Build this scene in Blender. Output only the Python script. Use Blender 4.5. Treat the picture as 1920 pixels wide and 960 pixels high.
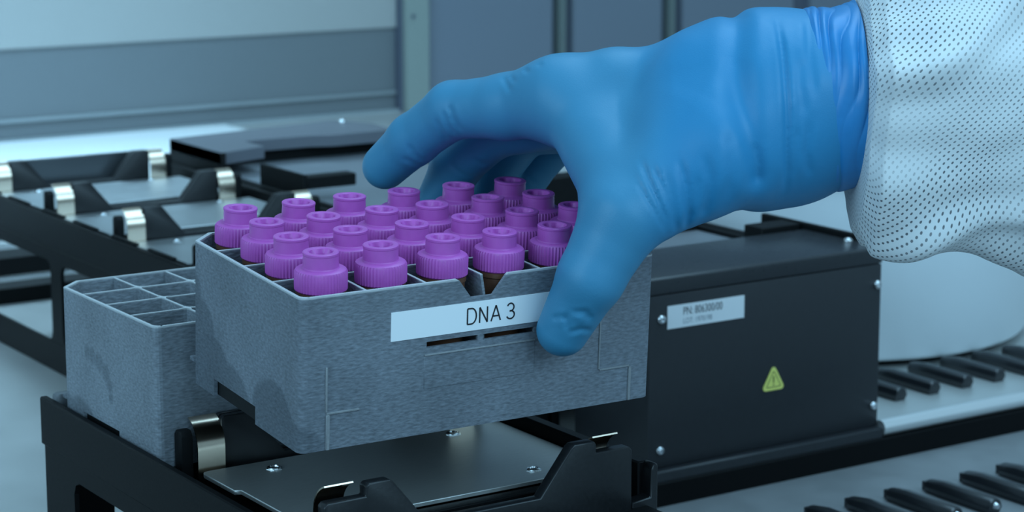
import bpy, bmesh, math, random
import numpy as np
from mathutils import Matrix, Vector, noise as mnoise

# ------------------------------------------------------------------ clear
for o in list(bpy.data.objects):
    bpy.data.objects.remove(o, do_unlink=True)
scene = bpy.context.scene
COL = scene.collection
random.seed(7)
PI = math.pi
DECK = -82.0                      # all lengths in millimetres; the deck lies at z = -82

CAM_LOC=[-364.991, -603.452, 211.0]
CAM_R=[[0.833546, -0.093834, 0.544423], [-0.552451, -0.141449, 0.821456], [-7.2e-05, -0.985488, -0.169742]]
FOCAL_PX=4121.05
PRINCIPAL_Y=388.27
RACK_R=[[0.999269, 0.0375, -0.007438], [-0.037916, 0.997021, -0.067164], [0.004897, 0.067397, 0.997714]]
RACK_C=[0.0, 0.0, 87.863]
EMPTY_C=[-8.424, 94.839, 59.398]

def P(x, y, z):                   # millimetres -> metres with the deck at height 0
    return Vector((x, y, z - DECK)) * 0.001

# ------------------------------------------------------------------ camera
cd = bpy.data.cameras.new('camera')
cam = bpy.data.objects.new('camera', cd)
COL.objects.link(cam)
cr_ = Matrix(CAM_R)               # columns: right, down, forward
right, down, fwd = cr_.col[0], cr_.col[1], cr_.col[2]
m = Matrix((right, -Vector(down), -Vector(fwd))).transposed().to_4x4()
m.translation = P(*CAM_LOC)
cam.matrix_world = m
cd.sensor_width = 36.0
cd.lens = FOCAL_PX / 1920 * 36.0
cd.shift_y = (PRINCIPAL_Y - 480) / 1920
cd.clip_start = 0.02
cd.clip_end = 30
cd.dof.use_dof = True
cd.dof.focus_distance = 0.69
cd.dof.aperture_fstop = 27
scene.camera = cam

# ------------------------------------------------------------------ world, lights, exposure
w = bpy.data.worlds.new('world')
scene.world = w
w.use_nodes = True
bg = w.node_tree.nodes['Background']
bg.inputs[0].default_value = (0.40, 0.715, 0.95, 1)
bg.inputs[1].default_value = 0.55

def area(name, loc, target, sx, sy, power, color):
    ld = bpy.data.lights.new(name, 'AREA')
    ld.shape = 'RECTANGLE'; ld.size = sx; ld.size_y = sy
    ld.energy = power; ld.color = color
    o = bpy.data.objects.new(name, ld); COL.objects.link(o)
    o.location = loc
    o.rotation_euler = (Vector(target) - Vector(loc)).to_track_quat('-Z', 'Y').to_euler()
    return o
area('ceiling_light', (0.45, 0.10, 1.35), (0.15, 0.20, 0), 1.2, 0.8, 12.0, (0.40, 0.715, 0.95))
area('room_light', (0.35, -1.7, 1.15), (0.05, 0.1, 0.1), 1.8, 1.1, 25.0, (0.40, 0.715, 0.95))
area('back_lamp', (-0.05, 1.05, 0.60), (-0.05, 1.05, 0), 1.2, 0.12, 6.0, (0.40, 0.715, 0.95)).data.spread = math.radians(105)
area('window_light', (-1.7, -0.35, 0.85), (0.0, 0.1, 0.08), 1.2, 1.0, 17.0, (0.40, 0.715, 0.95))

vs = scene.view_settings
vs.view_transform = 'Standard'; vs.look = 'None'
vs.exposure = -0.10; vs.gamma = 1.0; vs.use_curve_mapping = False

# ------------------------------------------------------------------ materials
MATS = {}
def lin(c):                        # sRGB 0-255 -> linear
    return tuple((v/255/12.92 if v/255 <= .04045 else ((v/255+.055)/1.055)**2.4) for v in c)
def mat(name, rgb, rough=0.5, metal=0.0, noise=0.0, nscale=200.0, bump=0.0, bscale=300.0, spec=0.5,
        trans=0.0, coat=0.0, stretch=None, sss=0.0):
    if name in MATS: return MATS[name]
    mt = bpy.data.materials.new(name); mt.use_nodes = True
    nt = mt.node_tree; N = nt.nodes; L = nt.links
    b = N['Principled BSDF']
    c = lin(rgb)
    b.inputs['Base Color'].default_value = (*c, 1)
    b.inputs['Roughness'].default_value = rough
    b.inputs['Metallic'].default_value = metal
    b.inputs['Specular IOR Level'].default_value = spec
    if trans: b.inputs['Transmission Weight'].default_value = trans
    if coat: b.inputs['Coat Weight'].default_value = coat
    if sss:
        b.inputs['Subsurface Weight'].default_value = sss
        b.inputs['Subsurface Radius'].default_value = (.002, .002, .003)
    if noise or bump:
        tc = N.new('ShaderNodeTexCoord')
        src = tc.outputs['Object']
        if stretch:
            mp = N.new('ShaderNodeMapping'); mp.inputs['Scale'].default_value = stretch
            L.new(src, mp.inputs[0]); src = mp.outputs[0]
    if noise:
        n = N.new('ShaderNodeTexNoise'); n.inputs['Scale'].default_value = nscale; n.inputs['Detail'].default_value = 4
        L.new(src, n.inputs['Vector'])
        r = N.new('ShaderNodeMapRange')
        r.inputs['From Min'].default_value = .3; r.inputs['From Max'].default_value = .7
        r.inputs['To Min'].default_value = 1-noise; r.inputs['To Max'].default_value = 1+noise
        L.new(n.outputs['Fac'], r.inputs['Value'])
        mx = N.new('ShaderNodeVectorMath'); mx.operation = 'SCALE'
        mx.inputs[0].default_value = c
        L.new(r.outputs[0], mx.inputs['Scale'])
        L.new(mx.outputs[0], b.inputs['Base Color'])
        r2 = N.new('ShaderNodeMapRange')
        r2.inputs['To Min'].default_value = max(0, rough-.08); r2.inputs['To Max'].default_value = min(1, rough+.08)
        L.new(n.outputs['Fac'], r2.inputs['Value']); L.new(r2.outputs[0], b.inputs['Roughness'])
    if bump:
        n2 = N.new('ShaderNodeTexNoise'); n2.inputs['Scale'].default_value = bscale; n2.inputs['Detail'].default_value = 3
        L.new(src, n2.inputs['Vector'])
        bp = N.new('ShaderNodeBump'); bp.inputs['Strength'].default_value = bump; bp.inputs['Distance'].default_value = .0004
        L.new(n2.outputs['Fac'], bp.inputs['Height']); L.new(bp.outputs[0], b.inputs['Normal'])
    MATS[name] = mt
    return mt

BLACK = mat('black_anodised', (15, 15, 16), .46, spec=.10, noise=.15, nscale=900, bump=.05, bscale=2500)
BRACKM = mat('black_bracket', (27, 28, 30), .32, spec=.4, noise=.1, nscale=700, bump=.04, bscale=2000)
BLACKM = mat('black_matte', (18, 19, 20), .55, spec=.15, noise=.15, nscale=600)
BOXM = mat('box_black', (40, 42, 46), .42, noise=.08, nscale=300, bump=.05, bscale=1500)
STEEL = mat('brushed_plate', (206, 207, 204), .38, .82, noise=.06, nscale=120, stretch=(1, 14, 1))
STEELFAR = mat('satin_plate', (190, 194, 196), .42, 1.0, noise=.05, nscale=60)
CHROME = mat('chrome', (220, 222, 224), .18, 1.0)
RIBM = mat('rib_paint', (104, 114, 112), .5)
LIDM = mat('lid_black', (44, 46, 50), .3, noise=.06, nscale=300)
ROD = mat('rod_satin', (235, 236, 236), .34, .8)
SPRING = mat('spring_steel', (214, 196, 176), .2, 1.0)
DECKM = mat('deck_metal', (200, 201, 199), .36, .5, noise=.05, nscale=20)
SHELFM = mat('shelf_metal', (134, 136, 138), .5, .2, noise=.08, nscale=60, bump=.05, bscale=900)
PINM = mat('pin_black', (30, 32, 36), .32, coat=.3)
TUBW = mat('tub_white', (215, 222, 226), .42, noise=.02, nscale=15)
LABELW = mat('label_paper', (240, 243, 245), .55)
LABELB = mat('label_paper_small', (244, 246, 248), .5)
INK = mat('ink', (34, 34, 38), .6)
INKG = mat('ink_grey', (78, 82, 88), .6)
YELLOW = mat('warning_yellow', (240, 236, 124), .5, noise=.04, nscale=500)
INKY = mat('ink_olive', (98, 98, 44), .6)
CAPM = mat('cap_purple', (186, 90, 180), .42, noise=.03, nscale=400, sss=.15)
TUBEM = mat('tube_amber', (120, 82, 62), .3, trans=.25)
WALLUP = mat('wall_upper', (158, 159, 157), .6)
WALLLO = mat('wall_lower', (106, 112, 116), .45)
STRIPM = mat('wall_strip', (140, 147, 150), .4)
POSTM = mat('post_paint', (136, 146, 141), .5)
PANELM = mat('panel_grey', (114, 122, 134), .5)
PANELD = mat('panel_gap', (84, 90, 104), .5)

# ------------------------------------------------------------------ mesh builder
class MB:
    def __init__(s): s.v = []; s.f = []
    def add(s, verts, faces):
        k = len(s.v); s.v += [tuple(q) for q in verts]; s.f += [tuple(i+k for i in f) for f in faces]; return s
    def box(s, x0, x1, y0, y1, z0, z1):
        return s.add([(x0,y0,z0),(x1,y0,z0),(x1,y1,z0),(x0,y1,z0),(x0,y0,z1),(x1,y0,z1),(x1,y1,z1),(x0,y1,z1)],
                     [(0,3,2,1),(4,5,6,7),(0,1,5,4),(1,2,6,5),(2,3,7,6),(3,0,4,7)])
    def prism(s, poly, axis, a0, a1):
        # poly: 2-D points counter-clockwise; axis 'y': (x,z) extruded along y; 'x': (y,z); 'z': (x,y)
        def pt(p, a):
            return (p[0], a, p[1]) if axis == 'y' else (a, p[0], p[1]) if axis == 'x' else (p[0], p[1], a)
        n = len(poly)
        V = [pt(p, a0) for p in poly] + [pt(p, a1) for p in poly]
        F = [tuple(range(n)), tuple(range(2*n-1, n-1, -1))] + [((i+1) % n, i, i+n, (i+1) % n+n) for i in range(n)]
        return s.add(V, F)
    def lathe(s, prof, n=32, c=(0,0,0), rad=None, cap0=True, cap1=True):
        V = []; F = []
        for j, (r, z) in enumerate(prof):
            for i in range(n):
                t = 2*PI*i/n
                rr = rad(j, t, r) if rad else r
                V.append((c[0]+rr*math.cos(t), c[1]+rr*math.sin(t), c[2]+z))
        for j in range(len(prof)-1):
            for i in range(n):
                F.append((j*n+i, j*n+(i+1) % n, (j+1)*n+(i+1) % n, (j+1)*n+i))
        if cap0: F.append(tuple(range(n-1, -1, -1)))
        if cap1: F.append(tuple((len(prof)-1)*n+i for i in range(n)))
        return s.add(V, F)
    def tube(s, a, b, r0, r1=None, n=20):
        a = Vector(a); b = Vector(b); d = (b-a).normalized(); r1 = r0 if r1 is None else r1
        q = d.to_track_quat('Z', 'Y'); V = []
        for p_, r in ((a, r0), (b, r1)):
            for i in range(n):
                t = 2*PI*i/n
                V.append(p_ + q @ Vector((r*math.cos(t), r*math.sin(t), 0)))
        F = [(i, (i+1) % n, (i+1) % n+n, i+n) for i in range(n)] + [tuple(range(n-1, -1, -1)), tuple(range(n, 2*n))]
        return s.add(V, F)
    def mesh(s, name, bev=0.0, seg=1, sharp=38, fixn=True):
        me = bpy.data.meshes.new(name)
        me.from_pydata([(x*.001, y*.001, z*.001) for x, y, z in s.v], [], s.f)
        if bev or fixn:
            bm = bmesh.new(); bm.from_mesh(me)
            if fixn: bmesh.ops.recalc_face_normals(bm, faces=bm.faces)
            if bev:
                ed = [e for e in bm.edges if len(e.link_faces) == 2 and e.calc_face_angle(0) > .5]
                bmesh.ops.bevel(bm, geom=ed, offset=bev*.001, segments=seg, affect='EDGES', profile=.5, clamp_overlap=True)
            bm.to_mesh(me); bm.free()
        for p_ in me.polygons: p_.use_smooth = True
        me.set_sharp_from_angle(angle=math.radians(sharp))
        return me
    def build(s, name, m_, parent=None, bev=0.0, seg=1, sharp=38, fixn=True):
        return link(name, s.mesh(name, bev, seg, sharp, fixn), m_, parent)

def link(name, me, m_=None, parent=None):
    if m_ is not None and not me.materials: me.materials.append(m_)
    o = bpy.data.objects.new(name, me); COL.objects.link(o)
    if parent is not None: o.parent = parent
    return o
def root(name, loc, label=None, cat=None, group=None, rot=None):
    o = bpy.data.objects.new(name, None); COL.objects.link(o)
    o.empty_display_size = .01
    if rot is not None:
        mm = Matrix(rot).to_4x4(); mm.translation = loc; o.matrix_world = mm
    else: o.location = loc
    if label: tag(o, label, cat, group)
    return o
def tag(o, label=None, cat=None, group=None, kind=None):
    if label: o['label'] = label
    if cat: o['category'] = cat
    if group: o['group'] = group
    if kind: o['kind'] = kind
    return o
def text_mesh(body, name, height, width=None):
    cu = bpy.data.curves.new(name, 'FONT'); cu.body = body; cu.size = 1.0; cu.extrude = 0.01
    ob = bpy.data.objects.new(name+'_src', cu); COL.objects.link(ob)
    bpy.context.view_layer.update()
    me = bpy.data.meshes.new_from_object(ob)
    bpy.data.objects.remove(ob, do_unlink=True)
    xs = [v.co.x for v in me.vertices]; ys = [v.co.y for v in me.vertices]
    x0, x1, y0, y1 = min(xs), max(xs), min(ys), max(ys)
    sy = height/(y1-y0); sx = (width/(x1-x0)) if width else sy
    # letters upright on a face looking towards -y (x right, z up), millimetres -> metres
    for v in me.vertices:
        x, y, z = v.co
        v.co = ((x-x0)*sx*.001, -(.06 if z > 0 else 0.0)*.001, (y-y0)*sy*.001)
    me.name = name
    return me

# ------------------------------------------------------------------ the setting
floor = root('floor', P(0, 0, DECK)); tag(floor, 'grey metal instrument deck under the carriers', kind='structure')
def fz(z): return z - DECK
MB().box(-1200, 2200, 164, 1400, -6, 0).build('deck_plate', DECKM, floor)
shelf = MB().box(-1200, 2200, -900, 157.9, -16, -10).build('front_shelf', SHELFM, floor)
MB().box(-1200, 2200, 158, 163.9, -16, 1.0).build('edge_strip', BLACK, floor, bev=.6)
MB().box(-1200, 600, 935, 1375, 0, 1.5).build('lit_deck_sheet', mat('lit_deck_white', (238, 240, 240), .4), floor, bev=.4)  # added white sheet standing in for the brightly lit back of the deck

# pins on the deck: one mesh, copied along the track positions
def pin_mesh(L, h, wd, notch):
    b = MB(); a = wd/2
    # fin: low at the back, full height with an upright nose at the front
    prof = [(-a*.8, 0), (a*.8, 0), (a, h*.45), (a*.75, h*.85), (a*.3, h), (-a*.3, h), (-a*.75, h*.85), (-a, h*.45)]
    n = len(prof); V = []; F = []
    for (y, s) in ((0, .92), (1.2, 1.0), (L*.75, 1.0), (L, .8)):
        for x, z in prof: V.append((x*s, y + (0 if z > 0 else 1.2 if y == 0 else 0), z*s))
    for k in range(3):
        F += [(k*n+i, k*n+(i+1) % n, (k+1)*n+(i+1) % n, (k+1)*n+i) for i in range(n)]
    F += [tuple(range(n-1, -1, -1)), tuple(3*n+i for i in range(n))]
    b.add(V, F)
    if notch: b.prism([(-a*.35, .3), (a*.35, .3), (a*.35, h*.6), (-a*.35, h*.6)], 'y', L-.5, L+3.5)
    return b.mesh('pin', bev=.5, seg=2)
pm_ = pin_mesh(43, 7.2, 8.4, False)
for i in range(42):
    x = 415.5 - 24*20 + 24*i
    o = link('pin', pm_, PINM, floor); o.location = (x*.001, .208, 0)
pm2 = pin_mesh(42, 7.4, 8.6, True)
ph = MB().tube((0, 0, 4.0), (0, -1.6, 4.0), 1.8, 1.2, 14).mesh('pin_head')
for i in range(11):
    x = 291 + 24.0*(i-3)
    o = link('pin', pm2, PINM, shelf); o.location = (x*.001, .0665, -.010)
    h = link('pin', ph, CHROME, shelf); h.location = (x*.001, .0666, -.010); h.name = 'pin_screw'

for (ya, yb, zz, mm_) in ((690, 712, 10, BLACKM), (745, 753, 5, CHROME), (775, 806, 12, BLACKM), (846, 858, 6, CHROME), (900, 930, 10, BLACKM)):
    MB().box(-500, 206, ya, yb, 0, zz).build('rear_rail', mm_, floor, bev=.5)
bar = MB().tube((357.7, 162.5, 4.9), (1500, 162.5, 4.9), 4.0, None, 32).build('trim_1', ROD)
bar.location = P(0, 0, DECK); tag(bar, 'chrome rod along the front edge of the deck', kind='structure')

wall = root('wall_back', P(0, 1380, DECK)); tag(wall, 'blurred back wall with pale upper panel', kind='structure')
MB().box(-1400, 802, 0, 12, 0, 88.5).build('lower_panel', WALLLO, wall)
MB().box(-1400, 802, -3, 9, 88.5, 900).build('upper_panel', WALLUP, wall)
MB().box(-1400, 802, -4, 0, 18, 22).build('strip', STRIPM, wall, bev=1)
MB().box(-1400, 802, -9, 0, 0, 3).build('skirt', STRIPM, wall)
MB().box(802, 806, -10, 12, 0, 900).build('post_gap', PANELD, wall)
MB().box(806, 836, -16, 12, 0, 900).build('post', POSTM, wall, bev=1.5)
MB().tube((815, -18, 100), (815, -15.5, 100), 2.0).build('post_screw', PANELD, wall)
for x0, x1 in ((836, 1000), (1026, 1150), (1178, 1345), (1370, 1700), (1715, 2200)):
    MB().box(x0, x1, -6, 12, 0, 900).build('panel', PANELM, wall, bev=2)
for x0, x1 in ((1000, 1026), (1150, 1178), (1345, 1370), (1700, 1715)):
    MB().box(x0, x1, 2, 12, 0, 900).build('panel_gap', PANELD, wall)
for x0 in (1006, 1157):
    MB().box(x0, x0+10, -9, 4, 0, 900).build('panel_rib', RIBM, wall, bev=1.5)

# ------------------------------------------------------------------ tube racks
ZT, ZB = -10.7, -59.2            # rack top and foot below the plane of the cap tops
HX, HY, CH = 63.9, 42.8, 8.0
def rack_material(name, base, discs, smudge=None):
    mt = mat(name, base, .62, noise=.26, nscale=1300, bump=.6, bscale=1100, spec=.35, stretch=(.35, .45, 1))
    nt = mt.node_tree; N = nt.nodes; L = nt.links
    b = N['Principled BSDF']
    tc = N.new('ShaderNodeTexCoord')
    big = N.new('ShaderNodeTexNoise'); big.inputs['Scale'].default_value = 60; big.inputs['Detail'].default_value = 5
    L.new(tc.outputs['Object'], big.inputs['Vector'])
    # patches of melted frost: unions of discs in the y-z plane of the left face, with a ragged edge
    sub = N.new('ShaderNodeVectorMath'); sub.operation = 'MULTIPLY_ADD'
    L.new(big.outputs['Color'], sub.inputs[0]); sub.inputs[1].default_value = (0, .005, .005)
    L.new(tc.outputs['Object'], sub.inputs[2])
    prev = None
    for (y, z, r, k) in discs:
        d = N.new('ShaderNodeVectorMath'); d.operation = 'DISTANCE'
        d.inputs[1].default_value = (-HX*.001, y*.001+.0025, (z-ZB)*.001+.0025)
        L.new(sub.outputs[0], d.inputs[0])
        mr = N.new('ShaderNodeMapRange'); mr.clamp = True
        mr.inputs['From Min'].default_value = r*.001+.0008; mr.inputs['From Max'].default_value = r*.001-.0008
        mr.inputs['To Min'].default_value = 0; mr.inputs['To Max'].default_value = k
        L.new(d.outputs['Value'], mr.inputs['Value'])
        if prev is None: prev = mr.outputs[0]
        else:
            mx = N.new('ShaderNodeMath'); mx.operation = 'MAXIMUM'
            L.new(prev, mx.inputs[0]); L.new(mr.outputs[0], mx.inputs[1]); prev = mx.outputs[0]
    old = b.inputs['Base Color'].links[0].from_socket
    hue = N.new('ShaderNodeMix'); hue.data_type = 'RGBA'; hue.blend_type = 'MULTIPLY'
    L.new(prev, hue.inputs['Factor']); L.new(old, hue.inputs['A'])
    hue.inputs['B'].default_value = (.42, .44, .46, 1)
    sp = N.new('ShaderNodeTexNoise'); sp.inputs['Scale'].default_value = 45; sp.inputs['Detail'].default_value = 2
    L.new(tc.outputs['Object'], sp.inputs['Vector'])
    mr = N.new('ShaderNodeMapRange'); mr.inputs['From Min'].default_value = .3; mr.inputs['From Max'].default_value = .7
    mr.inputs['To Min'].default_value = .88; mr.inputs['To Max'].default_value = 1.12
    L.new(sp.outputs['Fac'], mr.inputs['Value'])
    sc = N.new('ShaderNodeVectorMath'); sc.operation = 'SCALE'
    L.new(hue.outputs['Result'], sc.inputs[0]); L.new(mr.outputs[0], sc.inputs['Scale'])
    # top edges coloured paler, painting in the light from above
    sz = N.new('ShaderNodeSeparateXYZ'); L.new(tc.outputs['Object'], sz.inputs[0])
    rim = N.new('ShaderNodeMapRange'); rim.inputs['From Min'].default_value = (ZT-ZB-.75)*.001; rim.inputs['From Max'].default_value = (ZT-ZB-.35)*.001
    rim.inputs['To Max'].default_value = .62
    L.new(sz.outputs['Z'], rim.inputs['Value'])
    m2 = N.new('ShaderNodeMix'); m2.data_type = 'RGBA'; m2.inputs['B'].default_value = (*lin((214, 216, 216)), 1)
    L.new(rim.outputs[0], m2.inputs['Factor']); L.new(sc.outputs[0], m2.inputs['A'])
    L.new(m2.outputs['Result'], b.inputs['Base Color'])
    return mt

def rack_parts(r, m_, detail):
    """walls, dividers and posts under the Empty r that stands at the middle of the rack's foot"""
    z0, zt = 0.0, ZT-ZB
    T = 1.1
    b = MB()
    RC = 2.6
    # outline, counter-clockwise from the front-right corner; each entry: point, foot height of the wall that follows
    pts = []
    def corner(cx, cy, a0):
        for k in range(5):
            a = a0 + k*PI/8
            pts.append((cx+RC*math.cos(a), cy+RC*math.sin(a), z0))
    corner(HX-RC, -HY+RC, -PI/2)
    pts.append((HX, -14, 5.8)); pts.append((HX, 18, z0))
    corner(HX-RC, HY-RC, 0)
    pts.append((-HX+CH, HY, z0)); pts.append((-HX, HY-CH, z0))
    pts.append((-HX, 20, 5.8)); pts.append((-HX, -11.6, z0))
    corner(-HX+RC, -HY+RC, PI)
    n = len(pts)
    for i in range(n-1):                     # the last stretch is the front face, built below
        a = pts[i]; c = pts[i+1]; zb = a[2]
        sx, sy = (HX-T)/HX, (HY-T)/HY
        ai = (a[0]*sx, a[1]*sy); ci = (c[0]*sx, c[1]*sy)
        b.add([(a[0],a[1],zb),(c[0],c[1],zb),(c[0],c[1],zt),(a[0],a[1],zt),
               (ai[0],ai[1],zb),(ci[0],ci[1],zb),(ci[0],ci[1],zt),(ai[0],ai[1],zt)],
              [(0,1,2,3),(5,4,7,6),(3,2,6,7),(1,0,4,5),(0,3,7,4),(2,1,5,6)])
    xl, xr = pts[-1][0], pts[0][0]
    y0, y1 = -HY, -HY+T
    L_ = lambda z: z-ZB
    b.box(xl, xr, y0, y1, z0, L_(-31.3))
    s0, s1 = L_(-31.3), L_(-29.5)
    for a, c in ((xl, -20.8), (-2.6, -.6), (18.1, xr)): b.box(a, c, y0, y1, s0, s1)
    b.box(xl, xr, y0, y1, s1, L_(-17.1))
    q0 = L_(-17.1)
    b.prism([(xl, q0), (-5.3, q0), (-9.6, zt-.6), (-10.6, zt), (xl, zt)], 'y', y0, y1)
    b.prism([(2.5, q0), (xr, q0), (xr, zt), (8.0, zt), (7.2, zt-.6)], 'y', y0, y1)
    b.build('outer_wall', m_, r, fixn=False, sharp=30)
    MB().box(-HX+1, HX-1, -HY+1, HY-1, 6.2, 7.4).build('rack_floor', m_, r)
    MB().box(-HX+1.3, HX-1.3, -34, 34, .4, 6.1).build('foot_shade_block', BLACKM, r)  # black block added so the hollow behind the foot notch looks shaded
    # dividers
    for k in (-1, 0, 1):
        MB().box(-HX+.8, HX-.8, k*20.6-.45, k*20.6+.45, 7.4, zt-.25).build('divider', m_, r)
    for k in range(-2, 3):
        x = k*20.6; zt2 = zt-.3
        bb = MB()
        bb.prism([(-HY+.9, 7.4), (HY-.9, 7.4), (HY-.9, zt2), (-HY+3.2, zt2), (-HY+1.2, L_(-16.8) if k == 0 else zt2)] , 'x', x-.45, x+.45)
        bb.build('divider', m_, r)
        for j in (-1, 0, 1):                  # star shaped post where dividers cross
            y = j*20.6; st = []
            for a in range(8):
                t = a*PI/4; rr = 3.3 if a % 2 == 0 else 1.15
                st.append((x+rr*math.cos(t), y+rr*math.sin(t)))
            MB().prism(st, 'z', 7.4, zt-.1).build('post', m_, r)
    if detail:
        def ledge(x0, x1, za, zb, t=.45): MB().box(x0, x1, -HY-t, -HY+.2, L_(za), L_(zb)).build('ledge', LEDGEM if min(x1-x0, zb-za) < 2 else m_, r, bev=.15)
        ledge(-21.5, 18.5, -34.0, -33.4); ledge(-21.5, 18.5, -44.6, -34.0, .18)
        ledge(-55.4, -54.7, -47.2, -33); ledge(-55.0, -43.8, -48.0, -47.3); ledge(-55.2, -54.0, -59.1, -48.0, .7)
        ledge(43.0, 43.6, -47, -30.5); ledge(43.6, 55.2, -47.6, -46.9); ledge(55.0, 56.0, -59.1, -47.6, .6)

RR = Matrix(RACK_R)
LEDGEM = mat('rack_ridge', (134, 137, 140), .6, noise=.1, nscale=900)
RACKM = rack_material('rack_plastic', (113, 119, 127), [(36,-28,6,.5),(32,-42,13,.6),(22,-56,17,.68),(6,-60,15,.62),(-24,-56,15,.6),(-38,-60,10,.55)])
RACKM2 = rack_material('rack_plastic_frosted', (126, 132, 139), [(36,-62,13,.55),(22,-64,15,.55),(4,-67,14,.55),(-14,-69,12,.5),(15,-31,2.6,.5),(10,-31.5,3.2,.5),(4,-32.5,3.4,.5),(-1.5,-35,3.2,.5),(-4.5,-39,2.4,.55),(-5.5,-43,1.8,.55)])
base = Vector(RACK_C) + RR @ Vector((-.8, 0, ZB))
rack1 = root('tube_rack', P(*base), 'grey tube rack labelled DNA 3, full of purple-capped tubes, lifted by the gloved hand', 'tube rack', 'grey tube racks', RACK_R)
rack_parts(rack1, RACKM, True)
def stroke_text(name, glyphs, wd, depth=.08):
    """thin sans letters from centre-line strokes, upright on a face looking towards -y"""
    b = MB()
    for pts in glyphs:
        n = len(pts); Lp = []; Rp = []
        for k in range(n):
            p0 = pts[max(0, k-1)]; p1 = pts[min(n-1, k+1)]
            tx, tz = p1[0]-p0[0], p1[1]-p0[1]; ln = math.hypot(tx, tz) or 1
            Lp.append((pts[k][0]-tz/ln*wd/2, pts[k][1]+tx/ln*wd/2)); Rp.append((pts[k][0]+tz/ln*wd/2, pts[k][1]-tx/ln*wd/2))
        for k in range(n-1):
            b.prism([Lp[k], Rp[k], Rp[k+1], Lp[k+1]], 'y', -depth, 0)
    return b.mesh(name)
def arc(cx, cz, rx, rz, a0, a1, n=12):
    return [(cx+rx*math.cos(math.radians(a0+(a1-a0)*i/n)), cz+rz*math.sin(math.radians(a0+(a1-a0)*i/n))) for i in range(n+1)]
H5 = 5.0
DNA = [[(.2, 0), (.2, H5)], [(.2, H5), (1.6, H5)] + arc(1.6, H5/2, 1.75, H5/2, 90, -90, 16) + [(.2, 0)],
       [(4.6, 0), (4.6, H5)], [(4.6, H5), (7.35, 0)], [(7.35, 0), (7.35, H5)],
       [(8.75, 0), (10.45, H5)], [(10.45, H5), (12.15, 0)], [(9.3, 1.6), (11.6, 1.6)],
       arc(15.8, 3.75, 1.2, 1.25, 160, -90, 14), arc(15.8, 1.3, 1.4, 1.3, 90, -160, 16), [(15.45, 2.52), (15.85, 2.52)]]
strip = MB().box(-33.4, 33.4, -HY-.25, -HY, -27.8-ZB, -18.6-ZB).build('label_strip', LABELW, rack1)
tag(strip, 'white paper label strip reading DNA 3')
lt = link('lettering', stroke_text('lettering', DNA, .48), INK, strip)
lt.location = (-.0068, (-HY-.27)*.001, (-25.6-ZB)*.001)
ez = EMPTY_C[2] + ZB
rack2 = root('tube_rack', P(EMPTY_C[0], EMPTY_C[1], 0.3), 'empty grey tube rack with open cells, seated at the back of the near carrier', 'tube rack', 'grey tube racks')
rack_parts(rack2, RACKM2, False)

# ------------------------------------------------------------------ tubes with purple caps
def cap_mesh():
    b = MB(); n = 96
    prof = [(7.55, -12.0), (7.95, -11.6), (8.0, -9), (8.0, -6.1), (7.75, -5.5), (7.2, -5.15), (5.75, -4.95), (5.5, -4.6), (5.4, -1.0),
            (5.55, -.8), (5.55, -.2), (5.3, 0), (3.95, 0), (3.65, -.25), (3.2, -1.6), (2.6, -3.0), (1.0, -3.6)]
    def rad(j, t, r):
        if 1 <= j <= 3: return r + .17*(1 if (int(round(t/(2*PI)*n)) % 2) else -1)
        if j == 14: return r + .30*math.cos(6*t)
        if j == 15: return r + .75*math.cos(6*t)
        return r
    b.lathe(prof, n, rad=rad)
    return b.mesh('cap', sharp=28)
capme = cap_mesh()
b = MB(); b.lathe([(2.0, -55.5), (5.6, -52), (7.2, -46), (7.3, -14), (7.7, -13.6), (7.7, -12.2), (6.5, -11.8)], 40)
bodyme = b.mesh('tube_body')
rows = ['front row', 'second row', 'third row', 'back row']
cols = ['leftmost', 'second from left', 'third from left', 'fourth from left', 'fifth from left', 'rightmost']
for r_ in range(4):
    for c in range(6):
        lx = (c-2.5)*20.6 + random.uniform(-.3, .3); ly = (r_-1.5)*20.6 + random.uniform(-.3, .3)
        pos = Vector(RACK_C) + RR @ Vector((lx, ly, -51.6))
        t = root('sample_tube', P(*pos), 'purple-capped tube in the %s counted from the rack label, %s' % (rows[r_], cols[c]),
                 'tube', 'purple-capped tubes in the lifted rack')
        tilt = Matrix.Rotation(random.uniform(-.02, .02), 3, 'X') @ Matrix.Rotation(random.uniform(-.02, .02), 3, 'Y') @ Matrix.Rotation(random.uniform(0, 6), 3, 'Z')
        mm = (RR @ tilt).to_4x4(); mm.translation = P(*pos); t.matrix_world = mm
        for nm, me, mt in (('tube_body', bodyme, TUBEM), ('cap', capme, CAPM)):
            o = link(nm, me, mt, t); o.location = (0, 0, .0516)

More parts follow.
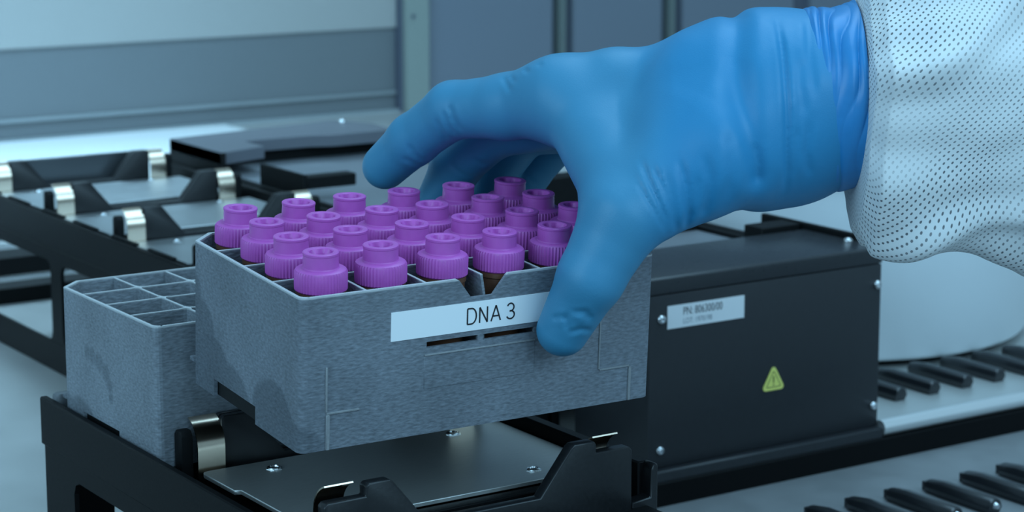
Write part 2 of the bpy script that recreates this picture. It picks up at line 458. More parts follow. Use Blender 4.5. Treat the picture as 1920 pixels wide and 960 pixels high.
# ------------------------------------------------------------------ carriers
def wall_profile():
    p_ = [(-44.6, -10), (44.6, -10), (44.6, 16.0), (43.6, 17.0), (34.6, 17.0), (33.4, 16.2), (21, 1.4), (-21, 1.4), (-33.4, 16.2), (-34.6, 17.0), (-43.6, 17.0), (-44.6, 16.0)]
    return p_
def front_profile():
    return [(-57, -12), (57, -12), (57, 11.6), (55.8, 12.8), (42.6, 12.8), (42.6, 15.8), (41.6, 16.8), (34.2, 16.8), (32.8, 15.8), (21, 1.3),
            (-21, 1.3), (-32.8, 15.8), (-34.2, 16.8), (-41.6, 16.8), (-42.6, 15.8), (-42.6, 12.8), (-55.8, 12.8), (-57, 11.6)]
def clip_mesh(sgn):
    """bent spring strip; profile in y-z, sgn=-1 faces the front"""
    b = MB(); path = [(-4.6, -6), (-4.6, 6.5), (-4.5, 8.2), (-4.1, 10.2), (-3.2, 12.2), (-1.9, 13.9), (-.4, 15.2), (1.2, 16.2), (2.6, 16.8)]
    th = .5; out = [(sgn*y, z) for y, z in path]; inn = []
    for k in range(len(out)):
        p0 = out[max(0, k-1)]; p1 = out[min(len(out)-1, k+1)]
        ty, tz = p1[0]-p0[0], p1[1]-p0[1]; ln = math.hypot(ty, tz)
        inn.append((out[k][0]+sgn*th*tz/ln, out[k][1]-sgn*th*ty/ln))
    V = []; F = []
    for x in (-5, 5):
        for (y, z) in out: V.append((x, y, z))
        for (y, z) in inn: V.append((x, y, z))
    n = len(out)
    A = lambda s, l, i: s*2*n + l*n + i
    for i in range(n-1):
        F += [(A(0,0,i), A(0,0,i+1), A(1,0,i+1), A(1,0,i)), (A(0,1,i), A(1,1,i), A(1,1,i+1), A(0,1,i+1)),
              (A(0,0,i), A(0,1,i), A(0,1,i+1), A(0,0,i+1)), (A(1,0,i), A(1,0,i+1), A(1,1,i+1), A(1,1,i))]
    F += [(A(0,0,0), A(1,0,0), A(1,1,0), A(0,1,0)), (A(0,0,n-1), A(0,1,n-1), A(1,1,n-1), A(1,0,n-1))]
    b.add(V, F)
    return b.mesh('spring_clip', sharp=60)
clip_f = clip_mesh(1); clip_b = clip_mesh(-1)
nut = MB(); nut.lathe([(2.3, 0), (2.3, .5), (1.9, .7), (1.5, .7), (1.3, .2)], 24, cap1=True)
nut.lathe([(2.9, 0), (2.9, .18)], 6)
nutme = nut.mesh('nut')

def side_panel(r, x, sgn, y0, y1, wins, foot):
    """outer side of a carrier: top rail, posts and foot rail with rounded windows between them"""
    xo, xi = x, x - sgn*3
    a, c = min(xo, xi), max(xo, xi)
    MB().box(a, c, y0, y1, -13, 5).build('side_rail', BLACK, r, bev=.5)
    xo2 = x - sgn*1.2
    a, c = min(xo2, xi), max(xo2, xi)
    bt = foot + 17
    MB().box(a, c, y0+.5, y1-.5, -20.5, -13).build('rail_web', BLACK, r)
    MB().box(a, c, y0+.5, y1-.5, foot, bt).build('foot_rail', BLACK, r, bev=.5)
    ys = [y0+.5] + [v for w_ in wins for v in w_] + [y1-.5]
    for i in range(0, len(ys), 2):
        p0, p1 = ys[i], ys[i+1]
        q = [(p0, bt), (p1, bt), (p1, -20.5), (p0, -20.5)]
        bb = MB(); bb.prism(q, 'x', a, c)
        g = 5
        if i > 0:
            bb.prism([(p0, -20.5), (p0-g, -20.5), (p0-1.5, -22), (p0, -20.5-g)], 'x', a, c)
            bb.prism([(p0, bt), (p0, bt+g), (p0-1.5, bt+1.5), (p0-g, bt)], 'x', a, c)
        if i+2 < len(ys):
            bb.prism([(p1, -20.5), (p1, -20.5-g), (p1+1.5, -22), (p1+g, -20.5)], 'x', a, c)
            bb.prism([(p1, bt), (p1+g, bt), (p1+1.5, bt+1.5), (p1, bt+g)], 'x', a, c)
        bb.build('leg', BLACK, r)

def nest_plate(r, y, m_, x0=-54.5, x1=63, nuts=True):
    yb, yf = y+42, y-27
    pl = [(x0+5, yf), (x1, yf), (x1, yb), (x0+2.5, yb), (x0+.7, yb-.7), (x0, yb-2.5), (x0, y+17), (x0+2, y+16), (x0+2, yf+4), (x0+5, yf+3)]
    p_ = MB().prism(pl, 'z', -1.6, 0).build('nest_plate', m_, r, bev=.25)
    MB().box(x0+5, x1-6, yf-5.5, yf-.4, -6, -1.8).build('nest_ledge', BLACK, r, bev=.4)
    MB().box(x0+5, x1-6, yf-11, yf-6.5, -8, -3.4).build('nest_ledge', BLACK, r, bev=.4)
    if nuts:
        for (nx, ny) in ((-32, 32.5), (40.5, 35.5), (39.5, -16.8)):
            o = link('nut', nutme, CHROME, p_); o.location = (nx*.001, (y+ny)*.001, 0)
    return p_

def cross_wall(r, y, front=False, clips='front'):
    if front:
        wl = MB().prism(front_profile(), 'y', y-2.2, y+2.2).build('bracket_wall', BRACKM, r, bev=.5, seg=2)
    else:
        wl = MB().prism(wall_profile(), 'y', y-3.2, y-.9).build('bracket_wall', BRACKM, r, bev=.5, seg=2)
        MB().prism(wall_profile(), 'y', y+.2, y+2.4).build('bracket_wall', BRACKM, r, bev=.5, seg=2)
        for sx in (-1, 1):
            bb = MB(); x0, x1 = sorted((sx*59.5, sx*55.2))
            bb.prism([(y-3.4, -10), (y+2.4, -10), (y+2.4, 12), (y+1, 13.6), (y-2, 13.6), (y-3.4, 12)], 'x', x0, x1)
            bb.build('corner_post', BLACKM, r, bev=.5, seg=2)
    for sx in (-1, 1):
        o = link('spring_clip', clip_b if front else clip_f, SPRING, wl)
        o.location = (sx*.0494, (y+(5.2 if front else -.6))*.001, 0)
    return wl

CARF = -92.0
c1 = root('plate_carrier', P(-7, 0, 0), 'black foreground plate carrier with one bare steel nest and one seated rack', 'carrier', 'black plate carriers')
side_panel(c1, -69, -1, -120, 147.5, [(-95, 20), (26, 119)] if False else [(-100, -8), (6, 120)], CARF)
# right side
xr = 69
MB().box(64.5, xr, -41.5, 147.5, -40, 4.6).build('side_rail', BLACK, c1, bev=.5)
MB().prism([(58.5, -40), (69, -40), (69, 4.0), (68.2, 5), (67.2, 4.6), (66.4, 2.5), (66.0, -6.5), (58.5, -7.2)], 'y', -46.5, -41).build('rail_end', BRACKM, c1, bev=.4)
MB().box(60, 66, -46, 147, CARF, -40).build('leg', BLACK, c1)
MB().box(-66, -44, 140, 146, -60, -13).build('end_plate', BLACK, c1)
MB().box(-64, 64.5, -120, 147, -14, -9).build('base_tray', BLACKM, c1)
nest_plate(c1, 0, STEEL)
nest_plate(c1, 95, BLACKM, nuts=False)
cross_wall(c1, -46, front=True)
cross_wall(c1, 49)
# moulded tab beside the empty rack, at the back of its seat
MB().box(-66.5, -58, 138.2, 142.5, -4, 7.5).build('seat_tab', mat('tab_grey', (120, 124, 128), .4, .4), c1, bev=1.5, seg=2)

c2 = root('plate_carrier', P(141, 0, 0), 'black plate carrier with pale empty nests behind the near carrier', 'carrier', 'black plate carriers')
side_panel(c2, -69, -1, 230, 648, [(250, 405), (425, 497), (512, 628)], DECK)
MB().box(64.5, 69, 230, 648, -13, 5).build('side_rail', BLACK, c2, bev=.5)
MB().box(63, 67.5, 231, 647, DECK, -13).build('leg', BLACK, c2)
MB().box(-64, 64.5, 230, 648, -14, -9).build('base_tray', BLACKM, c2)
for k in range(4):
    nest_plate(c2, 299+95*k, STEELFAR, nuts=True)
for k in range(4):
    cross_wall(c2, 347.5+95*k)
MB().box(-44, 44, 640.5, 643, -8, 15.5).build('end_wall', mat('end_wall_grey', (84, 88, 92), .3, .6), c2, bev=.6)
for k, y in enumerate((300, 395, 490, 585)):
    for d in (-38, 6):
        MB().box(-66.2, -64, y+d, y+d+30, 5, 6.2).build('rail_pad', BLACKM, c2, bev=.3)

c3 = root('plate_carrier', P(287.5, 0, 0), 'dark low carrier with raised corner walls near the back wall', 'carrier', 'black plate carriers')
GREYP = mat('tray_grey', (122, 126, 132), .48, .2, noise=.05, nscale=40)
MB().box(-66, 66, 240, 690, -4, 1.5).build('tray_plate', GREYP, c3)
MB().box(-70.5, -66, 240, 690, DECK, 3.5).build('side_rail', BLACKM, c3)
MB().box(66, 70.5, 240, 690, DECK, 4.5).build('side_rail', BLACKM, c3, bev=.4)
MB().box(61.5, 64.5, 240, 420, -2, 4.0).build('inner_rail', BLACKM, c3, bev=.4)
pl = [(-70.5, 594), (-69, 594), (-38, 604), (-36, 604), (-36, 632), (10, 632), (24, 626), (70, 626), (74, 660), (60, 690), (-70.5, 668)]
MB().prism(pl, 'z', 9.5, 17.2).build('end_cap', mat('cap_grey', (96, 98, 106), .45), c3, bev=.4)
MB().box(-70.3, 70, 640, 668, 1.5, 9.5).build('end_cap_base', BLACKM, c3)
MB().box(-70.5, -68.2, 592, 668, 2.5, 17.0).build('corner_wall', BLACKM, c3, bev=.3)
MB().box(-70.5, -68.0, 489, 543, 4.5, 17.0).build('corner_wall', BLACKM, c3, bev=.3)
MB().box(-68.0, -36, 489, 500, 8.5, 15.5).build('corner_wall', BLACKM, c3, bev=.5)
MB().box(-68.0, -50, 385, 396, 1.5, 13.5).build('corner_wall', BLACKM, c3, bev=.5)
bl = MB().box(30, 66, 396, 410, 1.5, 18.5).build('corner_wall', BLACKM, c3, bev=.8)
MB().lathe([(0.3, 0), (2.2, 0), (2.2, .8), (1.4, 1.6), (.3, 1.8)], 16, c=(61, 402, 18.5)).build('screw', CHROME, bl)
bl = MB().box(40, 62, 296, 306, 1.5, 7.5).build('corner_wall', BLACKM, c3, bev=.6)
for sx in (-58,):
    MB().lathe([(0.3, 0), (2.4, 0), (2.4, .8), (1.4, 1.8), (.3, 2.0)], 16, c=(sx+3, 452, 1.5)).build('screw', CHROME, c3)
MB().lathe([(0.3, 0), (2.4, 0), (2.4, 1.2), (1.4, 2.4), (.3, 2.7)], 16, c=(77-20, 672, 17.2)).build('screw', CHROME, c3)

# ------------------------------------------------------------------ black instrument box
bx = root('instrument_box', P(287.5, 164, DECK), 'black metal instrument box with part number sticker and yellow warning triangle', 'instrument')
Zb = lambda z: z - DECK
MB().box(-70, 70, 0, 58, 6, Zb(4.6)).build('body', BOXM, bx, bev=.8, seg=2)
MB().prism([(-.1, Zb(4.9)), (58, Zb(4.9)), (58, Zb(11.8)), (57.2, Zb(12.6)), (.9, Zb(12.6)), (-.1, Zb(11.7))], 'x', -70.1, 70.1).build('lid', LIDM, bx, bev=.4, seg=2)
MB().box(-70, 70, -4.5, 58, -6, 6).build('base_flange', BOXM, bx, bev=.8)
scr = MB(); 
prof = [(2.2, 0), (2.2, .5), (1.9, 1.2), (1.2, 1.7), (.9, 1.75), (.85, .9)]
for j, (r_, h) in enumerate(prof): pass
tmp = MB(); tmp.lathe(prof, 20)
scr.add([(x, -z, y) for x, y, z in tmp.v], tmp.f)
scrme = scr.mesh('screw')
def on_box(xw, zw): return ((xw-287.5)*.001, -.0001, Zb(zw)*.001)
BXS = [(224.0, -6.5), (354.6, -5.4), (354.0, -65.5), (224.0, -67.5)]
for (xw, zw) in BXS:
    o = link('screw', scrme, CHROME, bx); o.location = on_box(xw, zw)
lb = MB().box(0, 44.5, -.2, 0, 0, 10.6).build('part_label', LABELB, bx); lb.location = on_box(227.5, -11.5)
tag(lb, 'small white part number sticker')
t1 = link('lettering', text_mesh('PN: 806300/00', 'lettering', 3.6, 22.5), INKG, lb); t1.location = (.009, -.00022, .0056)
t2 = link('lettering', text_mesh('LOT: 1970198', 'lettering', 2.4, 16.5), mat('ink_pale', (150, 158, 166), .6), lb); t2.location = (.009, -.00022, .0016)
def rtri(s, rc, n=6):
    """rounded triangle with circumradius s"""
    out = []
    for k in range(3):
        a = PI/2 + k*2*PI/3
        cx, cz = (s-2*rc)*math.cos(a), (s-2*rc)*math.sin(a)
        for i in range(n+1):
            t = a - PI/3 + i*(2*PI/3)/n
            out.append((cx+rc*math.cos(t), cz+rc*math.sin(t)))
    return out
tr = MB().prism(rtri(8.4, 1.5), 'y', -.25, 0).build('warning_triangle', YELLOW, bx); tr.location = on_box(290.5, -44.5)
tag(tr, 'yellow triangular warning sticker with exclamation mark')
b = MB(); o_ = rtri(5.6, .7, 3); i_ = rtri(4.9, .5, 3); n = len(o_)
b.add([(x, -.3, z) for x, z in o_] + [(x, -.3, z) for x, z in i_], [(i, (i+1) % n, (i+1) % n+n, i+n) for i in range(n)])
b.build('triangle_outline', INKY, tr)
MB().prism([(-.3, -.6), (.3, -.6), (.42, 2.6), (-.42, 2.6)], 'y', -.32, -.2).box(-.35, .35, -.32, -.2, -1.9, -1.2).build('exclamation_mark', INKY, tr)
# side plate standing behind the box
MB().box(71, 74, 20, 92, Zb(-20), Zb(15.5)).build('side_plate', BLACKM, bx, bev=.4)
MB().box(45, 70, 60, 74, Zb(-20), Zb(15.0)).build('rear_block', BLACKM, bx, bev=.4)
o = link('screw', scrme, CHROME, bx); o.rotation_euler = (-PI/2, 0, 0); o.location = (.066, .020, Zb(12.7)*.001)

# ------------------------------------------------------------------ white tub
tb = root('white_tub', P(505, 372, DECK), 'large round white plastic tub behind the black instrument box', 'tub')
b = MB(); R = 120
b.lathe([(R-5, 4.2), (R-1.5, 4.6), (R, 7), (R+2.0, 100), (R+4, 101), (R+4, 106), (R+1, 107), (R-1, 105), (R-3, 12), (R-8, 9)], 96)
b.build('tub_wall', TUBW, tb, sharp=60)
b = MB(); b.lathe([(R-9, 0), (R-9, 4.3)], 64); b.build('foot_ring', BLACKM, tb)

# ------------------------------------------------------------------ gloved hand and sleeve
HAND_O=[48.83, -23.33, 103.98]
HAND_R=[[0.833546, -0.093834, 0.544423], [-0.552451, -0.141449, 0.821456], [-7.2e-05, -0.985488, -0.169742]]
INDEX=[(-8.69, -20.37, 2.0, 13.0), (-26.24, -18.07, 13.0, 10.9), (-44.35, -17.53, 25.0, 9.6), (-58.49, -7.8, 38.0, 8.9), (-68.81, 1.21, 48.0, 8.0)]
MIDDLE=[(-1.77, -17.84, 28.0, 12.5), (-30.98, -11.28, 48.0, 9.5), (-44.31, 1.0, 59.0, 8.8), (-51.06, 13.85, 63.0, 7.8)]
RING=[(4.39, -15.52, 47.0, 11.8), (-19.7, -11.87, 65.0, 8.9), (-29.87, 1.83, 77.0, 8.1), (-34.75, 14.79, 80.0, 7.2)]
PINKY=[(11.69, -11.83, 64.0, 10.5), (-6.6, -9.87, 80.0, 8.0), (-18.2, 3.63, 86.0, 7.3), (-23.09, 14.2, 86.0, 6.4)]
THUMB=[(36.5, -1.46, -26.0, 18.5), (10.06, 18.2, -36.0, 13.2), (0.07, 37.25, -37.0, 10.4), (-8.53, 54.11, -29.0, 8.3)]
PALM=[[(-8.69, -20.37, 2.0, 13.0), (9.61, -22.19, 0.0, 14.2), (28.68, -22.96, -2.0, 15.2), (42.24, -16.16, -6.0, 28.2), (59.45, -16.81, -7.0, 29)], [(-1.77, -17.84, 28.0, 12.5), (36.18, -19.94, 15.0, 16), (59.45, -16.81, -7.0, 28)], [(4.39, -15.52, 47.0, 11.8), (39.07, -16.03, 28.0, 16), (59.81, -16.94, -4.0, 26)], [(11.69, -11.83, 64.0, 10.5), (41.67, -10.9, 37.0, 15), (60.04, -16.51, -2.0, 25)], [(-2.31, -12.65, -7.0, 11.2), (9.32, 7.61, -24.0, 13)], [(3.88, -12.61, 10.0, 14), (28.1, -5.3, 2.0, 20), (58.82, -14.64, -5.0, 27)], [(36.5, -1.46, -26.0, 18.5), (59.1, -15.29, -10.0, 27)], [(13.44, -4.95, -10.0, 14), (32.07, -8.27, -14.0, 20)]]
WRIST=[(59.45, -16.81, -7.0, 29.0), (71.43, -18.32, -8.0, 28.0), (85.96, -20.51, -9.0, 26.5)]
CREASES=[([(-45.63, -18.98), (-44.24, -14.64), (-41.46, -9.44)], 0.6, 0.9), ([(-47.71, -17.24), (-45.97, -12.38), (-43.54, -8.57)], 0.5, 0.8), ([(-50.14, -14.64), (-48.4, -10.3), (-45.97, -6.49)], 0.4, 0.8), ([(-60.03, -6.49), (-57.77, -2.5), (-54.65, 0.11)], 0.5, 0.8), ([(-62.28, -1.63), (-58.29, 0.11), (-55.34, 1.5)], 0.35, 0.8), ([(-27.58, -27.65), (-25.85, -24.53), (-24.81, -22.1)], 0.5, 0.9), ([(-25.33, -28.0), (-23.42, -24.88)], 0.4, 0.8), ([(-20.64, -29.73), (-18.91, -28.35)], 0.5, 0.8), ([(-16.13, -31.47), (-14.74, -30.08)], 0.35, 0.8), ([(15.45, 0.97), (17.53, 7.05), (21.0, 14.85), (24.47, 23.01)], 0.9, 0.9), ([(18.22, 1.84), (21.0, 7.91), (24.12, 15.72), (26.2, 23.7)], 0.8, 0.9), ([(13.71, 7.05), (16.49, 12.25), (19.78, 17.46), (23.43, 23.7)], 0.6, 0.8), ([(22.04, 3.58), (24.12, 10.52), (26.2, 17.46), (27.24, 24.05)], 0.6, 0.9), ([(26.9, 0.11), (28.98, 8.78), (30.02, 17.46), (29.33, 22.66)], 0.8, 1.2), ([(34.53, -1.63), (36.27, 7.05), (35.92, 13.99), (34.53, 18.85)], 0.7, 1.6), ([(32.8, 5.31), (32.1, 12.6), (30.37, 20.06)], 0.5, 1.3), ([(29.67, -37.37), (21.69, -29.39), (19.26, -18.98), (18.22, -8.57), (19.26, 1.84)], -0.45, 5.0), ([(59.17, -45.35), (59.86, -31.12), (60.55, -13.77), (61.08, 0.11), (61.6, 12.6)], 1.0, 1.1), ([(47.72, -44.66), (45.29, -31.12), (45.98, -17.24), (49.1, -5.1), (51.19, 5.31)], 1.3, 3.4), ([(53.61, -47.08), (52.23, -32.86), (53.96, -13.77), (56.04, 3.58), (55.35, 13.99)], -0.7, 5.0), ([(40.6, -45.0), (36.61, -29.39), (39.04, -10.3), (42.34, 5.31)], -0.9, 7.0), ([(41.47, -8.57), (42.86, -1.63), (43.55, 5.31), (42.16, 13.99)], 0.6, 1.8), ([(50.14, -5.1), (51.88, 1.84), (51.53, 8.78)], 0.5, 1.5), ([(65.76, -31.12), (65.07, -22.45), (66.11, -12.04)], 0.5, 1.6), ([(67.84, -12.04), (67.15, -1.63), (69.23, 6.18)], 0.6, 1.3), ([(64.02, -10.3), (63.68, -1.63), (62.64, 7.05)], 0.5, 1.3), ([(69.23, -45.0), (68.19, -32.86), (69.23, -17.24)], 0.6, 1.4), ([(-12.31, 50.07), (-9.19, 49.38), (-6.76, 50.07)], 0.45, 0.8), ([(-7.46, 47.3), (-7.8, 50.42), (-7.11, 53.54)], 0.5, 0.8), ([(-7.11, 54.59), (-3.29, 53.2), (0.52, 53.89)], 0.5, 0.8), ([(-6.42, 47.99), (-1.9, 47.65), (0.18, 50.42)], 0.45, 0.8), ([(-4.33, 49.03), (-2.6, 51.46)], -0.4, 1.2), ([(-38.34, -1.63), (-34.87, 0.11), (-32.27, 0.11)], 0.45, 0.8), ([(-46.15, 0.11), (-42.68, 3.23), (-38.34, 5.31)], 0.35, 0.8), ([(-19.25, 3.92), (-16.65, 6.7), (-13.7, 8.09)], 0.35, 0.8)]
CUFF_AXIS=[(68.84, -18.83, -8.0), (75.75, -19.52, -8.0), (81.65, -20.17, -9.0), (86.82, -20.86, -9.0)]
SLEEVE=[(79.2, -20.22, -8.0, 25.92), (85.77, -20.22, -8.0, 27.3), (87.15, -18.83, -8.0, 32.83), (89.04, -17.84, -7.0, 40.14), (94.22, -17.72, -6.0, 47.13), (107.58, -18.68, -4.0, 50.04), (127.54, -19.57, 0.0, 51.02), (144.43, -20.51, 5.0, 56.65), (178.86, -23.51, 15.0, 60.64), (228.51, -27.94, 30.0, 62.79), (300.65, -32.83, 50.0, 65.4)]
person = root('person', P(*HAND_O), 'person in a white perforated gown sleeve and blue glove gripping the labelled rack', 'person', None, HAND_R)

def glove_mesh():
    h = .7
    lo = np.array([-84., -56., -60.]); hi = np.array([92., 68., 98.])
    n = np.ceil((hi-lo)/h).astype(int)+1
    ax = [(lo[i] + h*np.arange(n[i])).astype(np.float32) for i in range(3)]
    X = ax[0][:, None, None]; Y = ax[1][None, :, None]; Z = ax[2][None, None, :]
    def cone(a, c, r1, r2):
        bx_, by_, bz_ = (c[i]-a[i] for i in range(3))
        bb = bx_*bx_+by_*by_+bz_*bz_
        t = np.clip(((X-a[0])*bx_ + (Y-a[1])*by_ + (Z-a[2])*bz_)/bb, 0, 1)
        dx = X-a[0]-t*bx_; dy = Y-a[1]-t*by_; dz = Z-a[2]-t*bz_
        return np.sqrt(dx*dx+dy*dy+dz*dz) - (r1+(r2-r1)*t)
    def smin(a, b_, k):
        hh = np.clip(.5+.5*(b_-a)/k, 0, 1)
        return b_+(a-b_)*hh - k*hh*(1-hh)
    def chain(L, k):
        d = None
        for i in range(len(L)-1):
            e = cone(L[i], L[i+1], L[i][3], L[i+1][3])
            d = e if d is None else smin(d, e, k)
        return d
    palm = chain(WRIST, 3)
    for L in PALM: palm = smin(palm, chain(L, 3), 9)
    tot = None
    for L, k in ((INDEX, 7), (MIDDLE, 6), (RING, 6), (PINKY, 6), (THUMB, 9)):
        d = smin(palm, chain(L, 2.5), k)
        tot = d if tot is None else np.minimum(tot, d)
        del d
    del palm
    # creases and soft folds of the stretched glove
    X2 = ax[0][:, None]; Y2 = ax[1][None, :]
    disp = np.zeros((n[0], n[1]), np.float32)
    for pts, amp, wd in CREASES:
        dm = np.full((n[0], n[1]), 1e9, np.float32); par = np.zeros((n[0], n[1]), np.float32)
        for i in range(len(pts)-1):
            a, c = pts[i], pts[i+1]; bx_, by_ = c[0]-a[0], c[1]-a[1]
            tt = np.clip(((X2-a[0])*bx_+(Y2-a[1])*by_)/(bx_*bx_+by_*by_), 0, 1)
            dq = (X2-a[0]-tt*bx_)**2+(Y2-a[1]-tt*by_)**2
            par = np.where(dq < dm, (i+tt)/(len(pts)-1), par); dm = np.minimum(dm, dq)
        fade = np.clip(np.sin(PI*np.clip(par, .02, .98))*1.8, 0, 1) if wd < 3 else 1.0   # folds die out at their ends
        d1 = np.sqrt(dm)
        disp += fade*(amp*np.exp(-dm/(wd*wd)) - .28*amp*np.exp(-((d1-1.9*wd)/(wd))**2))
    tot += disp[:, :, None]
    tot += .18*np.sin(X*.21+Y*.13+1.)*np.sin(Y*.19-Z*.11)*np.clip((X-20)/30, 0, 1)
    # surface nets
    ins = tot < 0
    c = ins[:-1, :-1, :-1].astype(np.int8)
    cnt = np.zeros(c.shape, np.int8)
    for i in (0, 1):
        for j in (0, 1):
            for k in (0, 1):
                cnt += ins[i:n[0]-1+i, j:n[1]-1+j, k:n[2]-1+k]
    act = (cnt > 0) & (cnt < 8)
    I, J, K = np.nonzero(act)
    idx = np.full(act.shape, -1, np.int64); idx[I, J, K] = np.arange(len(I))
    acc = np.zeros((len(I), 3)); num = np.zeros(len(I))
    corners = [(i, j, k) for i in (0, 1) for j in (0, 1) for k in (0, 1)]
    val = {q: tot[I+q[0], J+q[1], K+q[2]].astype(np.float64) for q in corners}
    for a in corners:
        for d in range(3):
            if a[d]: continue
            b_ = list(a); b_[d] = 1; b_ = tuple(b_)
            va, vb = val[a], val[b_]
            mk = (va < 0) != (vb < 0)
            t = np.where(mk, va/np.where(va-vb == 0, 1, va-vb), 0)
            p_ = np.array(a, float)[None, :].repeat(len(I), 0); p_[:, d] += t
            acc[mk] += p_[mk]; num[mk] += 1
    V = (acc/num[:, None] + np.stack([I, J, K], 1))*h + lo
    F = []
    for d in range(3):
        e1, e2 = [(1, 2), (2, 0), (0, 1)][d]
        sl0 = [slice(None)]*3; sl1 = [slice(None)]*3
        sl0[d] = slice(0, n[d]-1); sl1[d] = slice(1, n[d])
        for e in (e1, e2):
            sl0[e] = slice(1, n[e]-1); sl1[e] = slice(1, n[e]-1)
        A = ins[tuple(sl0)]; B = ins[tuple(sl1)]
        q = np.stack(np.nonzero(A != B), 1)
        flip = A[tuple(q.T)]
        for e in (e1, e2): q[:, e] += 1
        o1 = np.zeros(3, int); o1[e1] = 1; o2 = np.zeros(3, int); o2[e2] = 1
        g = [idx[tuple((q-o).T)] for o in (o1+o2, o2, o1*0, o1)]
        quad = np.stack(g, 1)
        quad[~flip] = quad[~flip][:, ::-1]
        F.append(quad)
    F = np.concatenate(F)
    F = F[(F >= 0).all(1)]
    me = bpy.data.meshes.new('glove')
    me.from_pydata((V*.001).tolist(), [], F.tolist())
    bm = bmesh.new(); bm.from_mesh(me)
    for _ in range(1):
        bmesh.ops.smooth_vert(bm, verts=bm.verts, factor=.5, use_axis_x=True, use_axis_y=True, use_axis_z=True)
    bm.to_mesh(me); bm.free()
    for p_ in me.polygons: p_.use_smooth = True
    return me

GLOVE = mat('nitrile_blue', (61, 142, 182), .46, noise=.04, nscale=250, bump=.12, bscale=2200, spec=.4)
def stretch_tint(mt, a, c):
    """nitrile stretched over the fingers and knuckles is paler than the loose part at the wrist"""
    nt = mt.node_tree; N = nt.nodes; L = nt.links; b_ = N['Principled BSDF']
    tc = N.new('ShaderNodeTexCoord'); sp = N.new('ShaderNodeSeparateXYZ'); L.new(tc.outputs['Object'], sp.inputs[0])
    mr = N.new('ShaderNodeMapRange'); mr.interpolation_type = 'SMOOTHSTEP'
    mr.inputs['From Min'].default_value = .010; mr.inputs['From Max'].default_value = .030
    L.new(sp.outputs['X'], mr.inputs['Value'])
    mx = N.new('ShaderNodeMix'); mx.data_type = 'RGBA'
    mx.inputs['A'].default_value = (*lin(a), 1); mx.inputs['B'].default_value = (*lin(c), 1)
    L.new(mr.outputs[0], mx.inputs['Factor']); L.new(mx.outputs['Result'], b_.inputs['Base Color'])
stretch_tint(GLOVE, (62, 133, 168), (42, 131, 178))
glove = link('glove', glove_mesh(), GLOVE, person)
tag(glove, 'blue nitrile glove')

def loft(name, rings, m_, parent, uv=None, sharp=60):
    nr = len(rings); nt = len(rings[0])
    V = [tuple(q) for r_ in rings for q in r_]
    F = [(j*nt+i, j*nt+(i+1) % nt, (j+1)*nt+(i+1) % nt, (j+1)*nt+i) for j in range(nr-1) for i in range(nt)]
    me = bpy.data.meshes.new(name); me.from_pydata([(x*.001, y*.001, z*.001) for x, y, z in V], [], F)
    if uv:
        ul = me.uv_layers.new(name='UVMap')
        for p_ in me.polygons:
            for li, vi in zip(p_.loop_indices, p_.vertices):
                j, i = divmod(vi, nt)
                u_, v_ = uv[j][i]
                if i == 0 and any(q % nt == nt-1 for q in p_.vertices): u_ = uv[j][nt-1][0] + (uv[j][1][0]-uv[j][0][0])
                ul.data[li].uv = (u_, v_)
    bm = bmesh.new(); bm.from_mesh(me); bmesh.ops.recalc_face_normals(bm, faces=bm.faces); bm.to_mesh(me); bm.free()
    for p_ in me.polygons: p_.use_smooth = True
    return link(name, me, m_, parent)

# rolled and gathered cuff of the glove
def cuff():
    A = np.array(CUFF_AXIS); ns, nt = 90, 200
    rings = []
    for j in range(ns+8):
        s = min(1., j/(ns-1))
        c = np.array([np.interp(s, [0, .38, .71, 1], A[:, k]) for k in range(3)])
        extra = max(0, j-ns+1)
        ring = []
        for i in range(nt):
            t = 2*PI*i/nt
            ph = s*4.3 + .8*math.sin(t+.6) + .5*math.sin(2*t+1.9) + .22*math.sin(5*t+s*2) + .25*math.sin(s*9+t)
            fold = abs(math.sin(PI*ph))**.7
            env = min(1, s*4)
            r_ = 29.45 + .1*s + env*(1.35*fold*(.6+.4*math.sin(3*t+s*5)) + .5*math.sin(2*t+4*s)) + .6*max(0, 1-abs(s-.12)/.1)*(.5+.5*math.sin(t*1.0-2.0))
            if s < .05: r_ -= (0.05-s)/.05*1.3
            sk = 3.2*math.cos(t-.3)*s*.25 - 2.0*(abs(math.sin(t))-.6)*s*.6
            if extra: r_ -= extra*.55; sk -= extra*.12
            ring.append((c[0]+sk, c[1]+r_*math.sin(t), c[2]+r_*math.cos(t)*.98))
        rings.append(ring)
    o_ = loft('cuff', rings, mat('nitrile_blue_cuff', (38, 128, 188), .38, noise=.05, nscale=200, spec=.5), glove)
cuff()

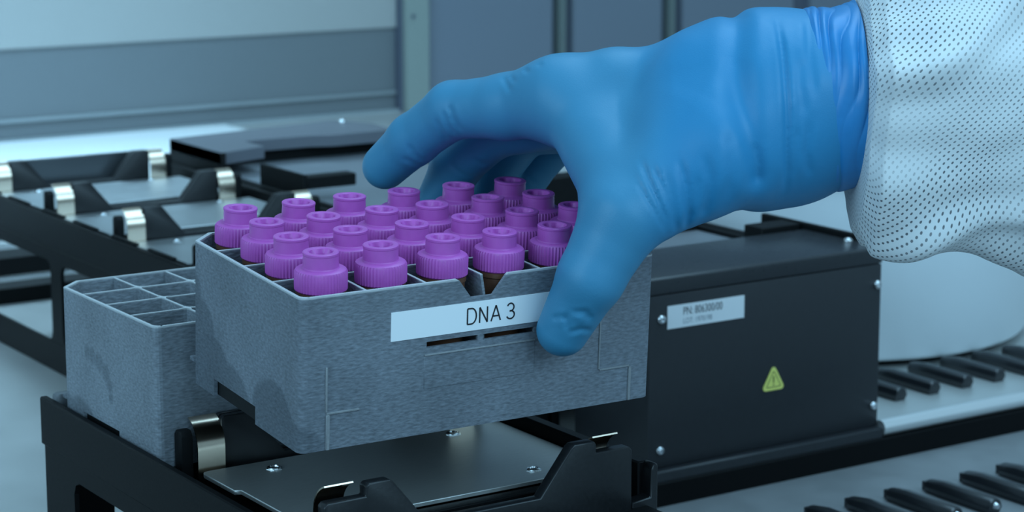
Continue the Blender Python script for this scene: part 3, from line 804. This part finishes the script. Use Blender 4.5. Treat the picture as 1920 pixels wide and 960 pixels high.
def sleeve():
    S = np.array(SLEEVE); key = np.linspace(0, 1, len(S)); ns, nt = 330, 420
    # smooth key interpolation
    tt = np.linspace(0, 1, ns)
    C = np.stack([np.interp(tt, key, S[:, k]) for k in range(4)], 1)
    for _ in range(10):
        C[1:-1] = .25*C[:-2]+.5*C[1:-1]+.25*C[2:]
    rings = []; uvs = []; run = 0
    for j in range(ns):
        if j: run += max(abs(C[j, 0]-C[j-1, 0]), abs(C[j, 3]-C[j-1, 3])*.9)
        g = C[j, 3]
        flare = min(1., max(0., (g-27.5)/22.)); far = min(1., max(0, (C[j, 0]-88)/60.))
        ring = []; uu = []
        for i in range(nt):
            t = 2*PI*i/nt
            ct, st = math.cos(t), math.sin(t)
            near = max(0., 1-run/75.)
            wob = .35*math.sin(run*.09+2*t)
            gath = 1.5*math.sin(6*t+1.1+wob) + 1.2*math.sin(10*t+.4+wob*2) + .7*math.sin(17*t+2-wob)
            d = gath*(.25+.75*near*flare*1.5)*(1-.6*far)
            q = Vector((run*.014+ct*.25, st*1.2, ct*1.2))
            nz = mnoise.noise(q+Vector((3.1, 1.7, .4)))
            # long oblique folds running back from the cuff
            a1 = 3.0*t + run*.034 + 1.1*mnoise.noise(Vector((run*.02, st*1.5, ct*1.5+4)))
            a2 = 4.0*t - run*.045 + 1.6 + 1.4*mnoise.noise(Vector((run*.025+7, st*1.3, ct*1.3)))
            f1 = max(0, math.sin(a1))**3; f2 = max(0, math.sin(a2))**4
            q3 = Vector((run*.05, st*3.0+run*.02, ct*3.0+9))
            d += flare*(3.4*nz + 6.4*f1*(.45+.55*far) + 5.2*f2*(1-.4*far) + 2.2*mnoise.noise(q3) - 2.6)
            r_ = g + d
            sk = -5.0*flare*(1-far*.6)*max(0, st) - 3*flare*max(0, ct*-1)*(1-far)
            ring.append((C[j, 0]+sk, C[j, 1]+r_*st, C[j, 2]+r_*ct*.92))
            wq = Vector((run*.022, st*1.4+3, ct*1.4))
            uu.append((t*46 + 7*mnoise.noise(wq) + .12*run, run + 7*mnoise.noise(wq+Vector((5, 2, 8)))))
        rings.append(ring); uvs.append(uu)
    mt = bpy.data.materials.new('gown_fabric'); mt.use_nodes = True
    nt_ = mt.node_tree; N = nt_.nodes; L = nt_.links; bs = N['Principled BSDF']
    bs.inputs['Roughness'].default_value = .75; bs.inputs['Specular IOR Level'].default_value = .25
    uvn = N.new('ShaderNodeUVMap'); uvn.uv_map = 'UVMap'
    sep = N.new('ShaderNodeSeparateXYZ'); L.new(uvn.outputs[0], sep.inputs[0])
    def M(op, a, b_=None, c_=None):
        q = N.new('ShaderNodeMath'); q.operation = op
        for i, v in enumerate((a, b_, c_)):
            if v is None: continue
            if isinstance(v, (int, float)): q.inputs[i].default_value = v
            else: L.new(v, q.inputs[i])
        return q.outputs[0]
    PX, PY = 2.55, 1.25
    rowf = M('FLOOR', M('DIVIDE', sep.outputs['Y'], PY))
    par = M('MODULO', rowf, 2.0)
    xs = M('ADD', M('DIVIDE', sep.outputs['X'], PX), M('MULTIPLY', par, .5))
    fx = M('MULTIPLY', M('SUBTRACT', M('FRACT', xs), .5), PX)
    fy = M('MULTIPLY', M('SUBTRACT', M('FRACT', M('DIVIDE', sep.outputs['Y'], PY)), .5), PY)
    # slanted oval hole
    ux = M('ADD', M('MULTIPLY', fx, .8), M('MULTIPLY', fy, .6)); uy = M('SUBTRACT', M('MULTIPLY', fy, .8), M('MULTIPLY', fx, .6))
    dd = M('SQRT', M('ADD', M('POWER', M('DIVIDE', ux, .44), 2.0), M('POWER', M('DIVIDE', uy, .27), 2.0)))
    hole = N.new('ShaderNodeMapRange'); hole.inputs['From Min'].default_value = 1.25; hole.inputs['From Max'].default_value = .8
    L.new(dd, hole.inputs['Value'])
    tco = N.new('ShaderNodeTexCoord'); wn = N.new('ShaderNodeTexNoise'); wn.inputs['Scale'].default_value = 28; wn.inputs['Detail'].default_value = 2
    L.new(tco.outputs['Object'], wn.inputs['Vector'])
    wr = N.new('ShaderNodeMapRange'); wr.inputs['From Min'].default_value = .38; wr.inputs['From Max'].default_value = .58
    wr.inputs['To Min'].default_value = .3; wr.inputs['To Max'].default_value = 1.0      # holes show pale where the lining touches
    L.new(wn.outputs['Fac'], wr.inputs['Value'])
    holef = M('MULTIPLY', hole.outputs[0], wr.outputs[0])
    mx = N.new('ShaderNodeMix'); mx.data_type = 'RGBA'
    mx.inputs['A'].default_value = (*lin((218, 220, 220)), 1); mx.inputs['B'].default_value = (*lin((104, 106, 110)), 1)
    L.new(holef, mx.inputs['Factor']); L.new(mx.outputs['Result'], bs.inputs['Base Color'])
    bp = N.new('ShaderNodeBump'); bp.inputs['Strength'].default_value = .5; bp.inputs['Distance'].default_value = .0003; bp.invert = True
    L.new(hole.outputs[0], bp.inputs['Height']); L.new(bp.outputs[0], bs.inputs['Normal'])
    o_ = loft('sleeve', rings, mt, person, uv=uvs)
    tag(o_, 'white perforated gown sleeve')
sleeve()
bpy.context.view_layer.update()
